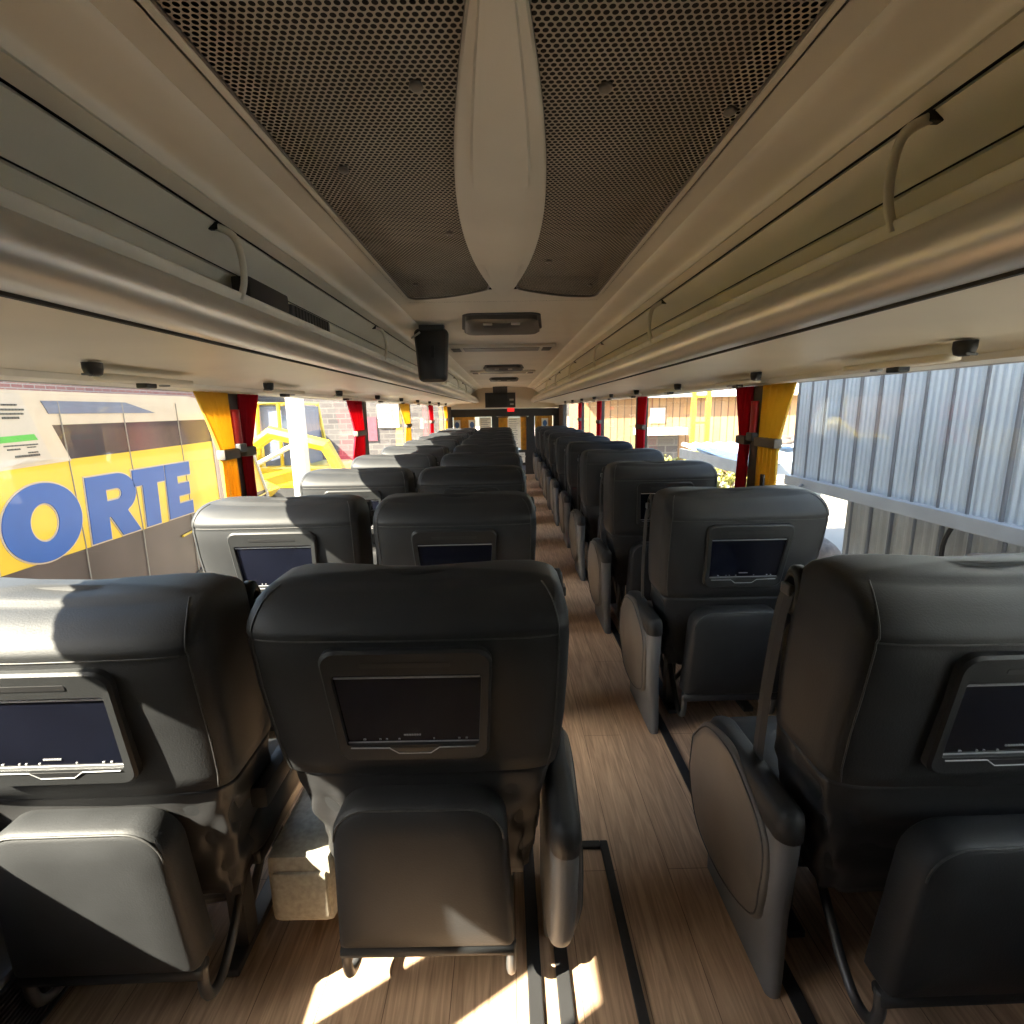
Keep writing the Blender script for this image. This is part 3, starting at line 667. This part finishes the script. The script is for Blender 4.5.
# ------------------------------------------------------------------ outside, left: the yellow coach
ZG = -1.35
struct(link('ground', box(B(), -60, 60, -40, 90, ZG - .2, ZG), 'ground'), 'pale sunlit gravel yard outside the coach', 'ground')
XB = -3.6
t = thing('parked_coach', 'yellow and cream coach with big blue letters parked outside the left windows', 'coach', (XB, 3, ZG))
def sidepoly(name, poly, m, d=0., depth=2.4, parent=t):
    bm = B(); prism(bm, poly, lambda a, b, dd: (dd, a - 3, b - ZG), d, -depth); return link(name, bm, m, parent)
NB = -5.0
sidepoly('skirt_panel', [(NB, -1.0), (7.75, -1.0), (7.70, .27), (NB, .27)], 'skirt')
sidepoly('yellow_panel', [(NB, .27), (7.62, .27), (7.18, 1.17), (6.7, 1.06), (5.2, 1.04), (4.0, 1.03), (NB, 1.0)], 'ylw', .006)
sidepoly('window_band', [(NB, .95), (7.2, 1.0), (6.9, 1.33), (NB, 1.29)], 'buswin', 0, 2.38)
sidepoly('roof', [(NB, 1.285), (6.92, 1.32), (6.6, 1.52), (6.0, 1.58), (NB, 1.55)], 'cream', .004)
bm = B(); tube(bm, [(.012, 7.66 - 3, .0 - ZG), (.012, 7.60 - 3, .27 - ZG), (.012, 7.17 - 3, 1.17 - ZG), (.012, 6.88 - 3, 1.5 - ZG)], .022, 8); link('windscreen_edge', bm, 'white', t)
bm = B(); tube(bm, [(.010, 5.55 - 3, .06 - ZG), (.010, 7.6 - 3, .22 - ZG)], .012, 6); link('yellow_stripe', bm, 'ylw', t)
sidepoly('slate_patch', [(4.15, 1.40), (5.4, 1.40), (5.0, 1.50), (4.1, 1.50)], 'greyroof', .010, .02)  # dark slate-blue shape on the cream roof
for y in (4.25, 4.95, 5.75, 6.35):
    bm = B(); tube(bm, [(.008, y - 3, -.6 - ZG), (.008, y - 3 + .02, .3 - ZG), (.008, y - 3, 1.5 - ZG)], .005, 5); link('panel_seam', bm, 'lens', t)
# cream pillar with a poster
sidepoly('side_pillar', [(3.2, .99), (4.28, 1.02), (4.05, 1.56), (3.2, 1.56)], 'cream', .012, .03)
sidepoly('poster', [(3.2, 1.01), (4.10, 1.045), (3.92, 1.55), (3.2, 1.55)], 'posterp', .018, .01)
sidepoly('poster_banner', [(3.70, 1.195), (4.00, 1.205), (3.975, 1.25), (3.69, 1.24)], 'green', .022, .005)
bm = B()
for k, (y0, y1, z, h) in enumerate(((3.76, 3.88, 1.46, .012), (3.70, 3.93, 1.425, .014), (3.71, 3.92, 1.395, .013), (3.75, 3.88, 1.365, .016), (3.72, 3.99, 1.168, .010), (3.74, 3.84, 1.14, .012), (3.90, 3.97, 1.15, .008), (3.79, 3.99, 1.085, .016), (3.90, 3.98, 1.11, .01))):
    yy = y0
    while yy < y1:
        w = random.uniform(.012, .03); box(bm, .019, .024, yy - 3, min(yy + w, y1) - 3, z - ZG, z + h - ZG); yy += w + .006
link('poster_print', bm, 'ink', t)
# letters N O R T E in heavy shapes
def arc(cx, cy, rx, ry, a0, a1, n=22): return [(cx + rx * math.cos(math.radians(a0 + (a1 - a0) * k / n)), cy + ry * math.sin(math.radians(a0 + (a1 - a0) * k / n))) for k in range(n + 1)]
GLYPH = {
    'N': [[(0, 0), (0, 1), (.36, 1), (.68, .48), (.68, 1), (1, 1), (1, 0), (.66, 0), (.32, .54), (.32, 0)]],
    'O': [arc(.5, .5, .52, .53, 0, 354, 46), arc(.5, .5, .19, .26, 0, 354, 46)],
    'R': [[(0, 0), (0, 1), (.62, 1)] + arc(.62, .68, .42, .32, 88, -62, 20) + [(.80, .38), (1.06, 0), (.64, 0), (.42, .34), (.38, .34), (.38, 0)],
          [(.38, .59), (.38, .77), (.60, .77)] + arc(.60, .68, .11, .09, 80, -80, 10) + [(.60, .59)]],
    'T': [[(0, .73), (0, 1), (1, 1), (1, .73), (.73, .73), (.73, 0), (.27, 0), (.27, .73)]],
    'E': [[(0, 0), (0, 1), (1, 1), (1, .76), (.44, .76), (.44, .615), (.92, .615), (.92, .385), (.44, .385), (.44, .24), (1, .24), (1, 0)]]}
def glyph(name, ch, y0, y1, m, off, d0, d1):
    cu = bpy.data.curves.new('glyph', 'CURVE'); cu.dimensions = '2D'; cu.fill_mode = 'BOTH'; cu.extrude = (d1 - d0) / 2; cu.offset = off
    for loop in GLYPH[ch]:
        sp_ = cu.splines.new('POLY'); sp_.points.add(len(loop) - 1); sp_.use_cyclic_u = True
        for p, (a, b) in zip(sp_.points, loop): p.co = (y0 + (y1 - y0) * a + .03 * b, .285 + .575 * b, 0, 1)
    tmp = bpy.data.objects.new('glyph', cu); C.objects.link(tmp); dg = bpy.context.evaluated_depsgraph_get()
    me = bpy.data.meshes.new_from_object(tmp.evaluated_get(dg)); bpy.data.objects.remove(tmp)
    for v in me.vertices: v.co = Vector(((d0 + d1) / 2 + v.co.z, v.co.x - 3, v.co.y - ZG))
    me.materials.clear(); me.materials.append(M[m])
    o = bpy.data.objects.new(name, me); C.objects.link(o); o.parent = t
    return o
for ch, y0, y1 in (('N', 2.82, 3.50), ('O', 3.58, 4.25), ('R', 4.34, 4.90), ('T', 4.90, 5.36), ('E', 5.38, 5.80)):
    glyph('letter_outline', ch, y0, y1, 'cream', .013, .006, .011)['label'] = 'pale outline of the letter ' + ch
    glyph('letter', ch, y0, y1, 'blue', 0, .006, .018)['label'] = 'blue letter ' + ch
for y in (5.9, -2.5):
    bm = B(); loft(bm, [[(x, y - 3 + r * math.cos(a), .5 + r * math.sin(a)) for a in [2 * PI * k / 28 for k in range(28)]] for x, r in ((.02, .30), (.02, .48), (-.3, .5))]); link('wheel', bm, 'tire', t)

# yellow digger
t = thing('yellow_digger', 'yellow tracked digger parked beyond the yellow coach', 'digger', (-6.2, 14.6, ZG))
bm = B(); box(bm, -1.5, 1.6, -.9, .9, .75, 1.35, .08); box(bm, -1.6, -.7, -.9, .9, 1.2, 1.9, .1); link('chassis', bm, 'ylw', t)
bm = B()
for a, b in (((-.4, -.8), (.9, -.8)), ((-.4, .8), (.9, .8))):
    tube(bm, [(a[0], a[1], 1.3), (a[0] + .1, a[1], 3.0), (b[0] - .2, b[1], 3.0), (b[0], b[1], 1.3)], .06, 6)
for x, z in ((-.3, 3.0), (.7, 3.0), (.9, 1.9)): tube(bm, [(x, -.8, z), (x, .8, z)], .05, 6)
tube(bm, [(.2, -.8, 1.3), (.25, -.8, 3.0)], .05, 6)
link('cab_frame', bm, 'ylw', t)
link('cab_glass', box(B(), -.28, .75, -.72, .72, 1.35, 2.92), 'greyroof', t)
bm = B(); tube(bm, [(-1.0, -1.0, 1.5), (.2, -1.25, 2.25), (1.6, -1.35, 1.9), (2.2, -1.35, .7)], [.14, .18, .18, .14], 8); link('boom', bm, 'ylw', t)
bm = B(); tube(bm, [(-.6, -1.15, 1.3), (.9, -1.3, 2.0)], .06, 8); link('hydraulic_ram', bm, 'silver', t)
bm = B(); prism(bm, [(1.9, .7), (2.5, .8), (2.7, .2), (2.0, .05), (1.7, .35)], lambda a, b, d: (a, d, b), -1.8, -.8); link('bucket', bm, 'skirt', t)
for s in (-1, 1):
    bm = B(); P = rrect(1.6, 1.4, 0.02, .75, .35, 6); prism(bm, P, lambda a, b, d: (a, s * .75 + d, b), -.22, .22); link('track', bm, 'tire', t)
t = thing('small_loader', 'low yellow loader with white frame in front of the digger', 'loader', (-6.6, 11.6, ZG))
bm = B(); prism(bm, [(-1.5, 1.0), (-1.4, 1.75), (.3, 1.45), (1.2, 1.0), (1.0, .8), (-1.3, .8)], lambda a, b, d: (a, d, b), -.6, .6); link('bonnet', bm, 'ylw', t)
bm = B(); tube(bm, [(-1.5, -.7, 1.9), (-1.5, -.7, .5), (.9, -.7, .4)], .06, 6); tube(bm, [(-.6, -.7, 1.5), (.9, -.7, .5)], .05, 6); link('side_frame', bm, 'white', t)
for x in (-1.0, .8):
    for s in (-1, 1):
        bm = B(); loft(bm, [[(x + r * math.cos(a), s * .7 + d, .45 + r * math.sin(a)) for a in [2 * PI * k / 20 for k in range(20)]] for r, d in ((.2, -.15), (.45, -.14), (.45, .14), (.2, .15))]); link('wheel', bm, 'tire', t)
o = link('white_post', box(B(), -.16, .16, -.16, .16, 0, 4.2, .02), 'white'); o.location = (-4.95, 12.4, ZG); tag(o, 'thick white post standing between the yellow coach and the digger', 'post')
# brick house left
t = thing('brick_building', 'long reddish brick building across the yard on the left', 'building', (-15, 8, ZG))
link('wall', box(B(), -2, 0, -30, 26, 0, 5.2), 'brick', t)
link('roof', box(B(), -2.4, .5, -30, 26.4, 5.2, 5.5), 'purple', t)
for y in (-6, -2, 2, 6, 10, 14, 18):
    w = link('window', box(B(), .0, .06, y - .7, y + .7, 1.8, 3.4), 'white', t); link('pane', box(B(), .055, .07, y - .55, y + .55, 1.95, 3.25), 'buswin', w)
t = thing('stone_house', 'grey stone house with a white window and dull red shutter far ahead on the left', 'house', (-9.5, 30, ZG))
link('wall', box(B(), -4.5, 6.0, 0, 4, 0, 6.0), 'stone', t)
w = link('window', box(B(), 2.2, 3.4, -.1, 0, 1.85, 3.15), 'white', t); link('pane', box(B(), 2.5, 3.1, -.12, -.05, 2.1, 2.9), 'lens', w)
link('shutter', box(B(), 1.25, 2.1, -.08, 0, 1.1, 2.45), 'redpaint', t)
link('roof', box(B(), -4.8, 6.3, -.4, 4, 6.0, 6.4), 'purple', t)
t = thing('canvas_shelter', 'brown canvas shelter behind the digger', 'shelter', (-11.5, 19.5, ZG))
bm = B(); prism(bm, [(-3, 1.3), (3.2, 1.3), (2.8, 2.9), (-2.6, 3.1)], lambda a, b, d: (a, d, b), -1.5, 1.5); link('canvas', bm, 'brown', t)
bm = B()
for x in (-2.8, 3.0): box(bm, x - .06, x + .06, -1.4, -1.3, 0, 1.35)
link('frame', bm, 'metal', t)

# ------------------------------------------------------------------ outside, right: metal shed
t = thing('metal_shed', 'pale ribbed metal shed wall close outside the right windows', 'shed', (2.6, 0, ZG))
def shx(z): return .0 * z            # wall leans outwards with height
bm = B(); n = 0
YA, YBk = -3.0, 4.62
pts = []; y = YA
while y < YBk:                                 # fine corrugation
    pts.append((y, 0)); pts.append((y + .012, .008)); pts.append((y + .024, .008)); pts.append((y + .036, 0)); y += .048
rows = [[(shx(z) + d, yy, z - ZG) for yy, d in pts] for z in (.74, 2.6)]
rows += [[(shx(z) + .05, yy, z - ZG) for yy, d in pts] for z in (2.6, .74)]
loft(bm, rows, closed=False, caps=False); link('upper_cladding', bm, 'sheet', t)
bm = B(); y = YBk - .02
while y > YA:
    loft(bm, [[(shx(z) - .010, y - .007, z - ZG), (shx(z) - .010, y + .007, z - ZG), (shx(z) + .02, y + .007, z - ZG), (shx(z) + .02, y - .007, z - ZG)] for z in (.74, 2.6)]); y -= .20
link('cladding_ribs', bm, 'seam', t)
bm = B(); box(bm, -.05, .08, YA, YBk + .02, .655 - ZG, .745 - ZG, .008); link('lower_beam', bm, 'beam', t)
bm = B(); pts = []; y = YA
while y < 4.0: pts += [(y, 0), (y + .02, .010), (y + .04, .010), (y + .06, 0)]; y += .08
rows = [[(.14 + d, yy, z - ZG) for yy, d in pts] for z in (-1.3, .70)] + [[(.18, yy, z - ZG) for yy, d in pts] for z in (.70, -1.3)]
loft(bm, rows, closed=False, caps=False); link('lower_cladding', bm, 'sheetgrey', t)
bm = B(); y = 3.95
while y > YA: box(bm, .125, .15, y - .006, y + .006, -1.3 - ZG, .7 - ZG); y -= .21
link('cladding_ribs', bm, 'seam', t)
bm = B(); tube(bm, bez([(-.06, 4.32, .70 - ZG), (-.09, 4.32, .66 - ZG), (-.08, 4.28, .635 - ZG), (-.05, 4.26, .66 - ZG)], 4), .012, 6); link('beam_hook', bm, 'seam', t)
bm = B(); tube(bm, bez([(.10, 2.98, .66 - ZG), (.08, 3.02, .50 - ZG), (.09, 3.0, .25 - ZG), (.10, 2.9, -.2 - ZG)], 4), .014, 6); o = link('black_hose', bm, 'black', None); o.location = (2.6, 0, ZG); tag(o, 'black hose hanging down the grey lower shed wall', 'hose')
bm = B(); box(bm, 2.26, 2.52, 2.0, 2.42, ZG, .64, .03); o = link('dark_bin', bm, 'rock'); tag(o, 'dark weathered block standing against the shed wall', 'block')
bm = bmesh.new(); bmesh.ops.create_icosphere(bm, subdivisions=4, radius=1)
for v in bm.verts:
    k = 1 + .12 * math.sin(5 * v.co.x + 3 * v.co.z) + .08 * math.sin(9 * v.co.y); q = Vector((math.copysign(abs(v.co.x) ** .45, v.co.x), math.copysign(abs(v.co.y) ** .45, v.co.y), math.copysign(abs(v.co.z) ** .5, v.co.z)))
    v.co = Vector((q.x * .26 * k, q.y * .30 * k, q.z * .85))
o = link('stone_stump', bm, 'rock', None, True); o.location = (2.75, 4.50, ZG + .70); tag(o, 'rough brown stone block at the near end of the shed wall', 'stone')
# low metal canopy
t = thing('metal_canopy', 'low bluish metal sheet canopy on posts beyond the shed', 'canopy', (4.6, 8.2, ZG))
bm = B(); pts = []
for k in range(61):
    xx = -1.25 + 2.7 * k / 60; pts.append((xx, .02 * math.sin(k * 1.3)))
loft(bm, [[(x, y, 1.90 + (.14 if y > 0 else 0) + z) for x, z in pts] for y in (-1.05, 1.6)] + [[(x, y, 1.86 + (.14 if y > 0 else 0) + z) for x, z in pts] for y in (1.6, -1.05)], closed=False, caps=False); link('sheet', bm, 'sheet', t)
bm = B(); box(bm, -1.27, -1.22, -1.1, 1.62, 1.76, 1.94); box(bm, -1.27, 1.45, -1.1, -1.04, 1.76, 1.90); link('edge_beam', bm, 'beam', t)
for x, y in ((-.9, -.9), (1.3, -.9), (-.9, 1.4), (1.3, 1.4)): link('post', box(B(), x - .07, x + .07, y - .07, y + .07, 0, 1.86), 'beam', t)
bm = bmesh.new()
for k in range(14):
    m4 = Matrix.Translation((random.uniform(-.4, .5), random.uniform(-.3, .3), random.uniform(-.02, .04))) @ Matrix.Diagonal((.16, .12, .05, 1))
    bmesh.ops.create_icosphere(bm, subdivisions=2, radius=1, matrix=m4)
o = link('netting_bundle', bm, 'rock', None, True); o.location = (4.7, 8.6, ZG + 2.13); tag(o, 'dark bundle of netting lying on the metal canopy', 'netting')
# timber house
t = thing('timber_house', 'brown timber-clad house with a small white window across the right yard', 'house', (7.2, 21, ZG))
link('wall', box(B(), -4.0, 9.0, 0, 5, 0, 3.2), 'plank', t)
bm = B(); loft(bm, [[(x, y, z) for y, z in ((-.5, 3.1), (3, 5.0), (3, 5.15), (-.5, 3.25))] for x in (-4.3, 9.3)]); link('roof', bm, 'sheetgrey', t)
w = link('window', box(B(), -1.35, -.75, -.06, 0, 2.1, 2.7), 'white', t); link('pane', box(B(), -1.3, -.8, -.07, -.05, 2.15, 2.65), 'sheet', w)
link('porch_fascia', box(B(), -2.0, -.1, -.9, 0, 1.65, 1.92), 'white', t)
link('porch_back', box(B(), -1.9, -.2, -.1, -.02, .2, 1.65), 'stone', t)
link('door', box(B(), 2.4, 3.3, -.06, 0, 0, 2.2), 'brown', t)
t = thing('yellow_scaffold', 'yellow scaffold posts with a diagonal cable across the right yard', 'scaffold', (5.9, 16.0, ZG))
bm = B()
for x in (-.1, .35): box(bm, x - .06, x + .06, -.06, .06, 0, 5)
for z in (1.4, 2.2, 3.0, 3.8): box(bm, -.1, .35, -.03, .03, z, z + .06)
link('posts', bm, 'ylw', t)
bm = B(); tube(bm, [(.5, -.2, 4.6), (2.6, -3.2, 2.2)], .025, 6); link('cable', bm, 'ylw', t)
bm = B(); tube(bm, [(1.9, .2, 5.4), (3.4, -.4, 3.0)], .04, 6); link('cable', bm, 'ylw', t)
o = link('cream_house', box(B(), -2.6, 2.4, 0, 4, 0, 5), 'cream'); o.location = (5.0, 30, ZG); tag(o, 'pale cream house far ahead beyond the right windows', 'house')
for x in (-1.4, .9): link('window', box(B(), x - .5, x + .5, -.06, 0, 2.4, 3.6), 'stone', o)
def bush(name, loc, r, n, label):
    bm = B()
    for k in range(n):
        v = Vector((random.gauss(0, 1), random.gauss(0, 1), random.gauss(0, 1))).normalized() * random.uniform(.5, 1)
        c = Vector((v.x * r[0], v.y * r[1], r[2] + v.z * r[2])); s = random.uniform(.05, .11)
        a = Vector((random.gauss(0, 1), random.gauss(0, 1), random.gauss(0, 1))).normalized(); b = a.orthogonal().normalized(); cc = a.cross(b)
        q = [bm.verts.new(c + b * s), bm.verts.new(c + cc * s * .5 + a * s * .15), bm.verts.new(c - b * s), bm.verts.new(c - cc * s * .5 + a * s * .15)]; bm.faces.new(q)
    rt = thing(name, label, 'bush', loc); link('foliage', bm, 'leaf', rt, recalc=False)
    bm = B()
    for k in range(7):
        a = k * .9; tube(bm, [(0, 0, 0), (math.cos(a) * r[0] * .3, math.sin(a) * r[1] * .3, r[2] * .8), (math.cos(a) * r[0] * .7, math.sin(a) * r[1] * .7, r[2] * 1.5)], [.03, .02, .008], 6)
    link('stem', bm, 'brown', rt, True)
bush('shrub', (4.3, 10.8, ZG), (1.3, .7, .95), 1500, 'yellow-green shrub growing behind and below the metal canopy')
bush('shrub', (3.9, 12.6, ZG), (1.1, .7, .8), 900, 'smaller dry shrub farther off, left of the canopy')

# ------------------------------------------------------------------ light
w = bpy.data.worlds.new('World'); bpy.context.scene.world = w; w.use_nodes = True
nt = w.node_tree; bg = nt.nodes['Background']
sky = nt.nodes.new('ShaderNodeTexSky'); sky.sky_type = 'NISHITA'; sky.sun_disc = False
sky.sun_elevation = math.radians(39); sky.sun_rotation = math.radians(237); sky.air_density = 1.2; sky.dust_density = 2.0
nt.links.new(sky.outputs[0], bg.inputs[0]); bg.inputs[1].default_value = .46
sun = bpy.data.lights.new('sun', 'SUN'); sun.energy = 23.; sun.angle = math.radians(.6); sun.color = (1, .88, .71)
so = bpy.data.objects.new('sun', sun); C.objects.link(so)
so.rotation_euler = Vector((1, .62, -.98)).to_track_quat('-Z', 'Y').to_euler()

sc = bpy.context.scene
sc.view_settings.view_transform = 'Standard'; sc.view_settings.look = 'None'; sc.view_settings.gamma = 1; sc.view_settings.use_curve_mapping = False
sc.view_settings.exposure = 1.35
sc.cycles.max_bounces = 12; sc.cycles.diffuse_bounces = 7; sc.cycles.transparent_max_bounces = 24
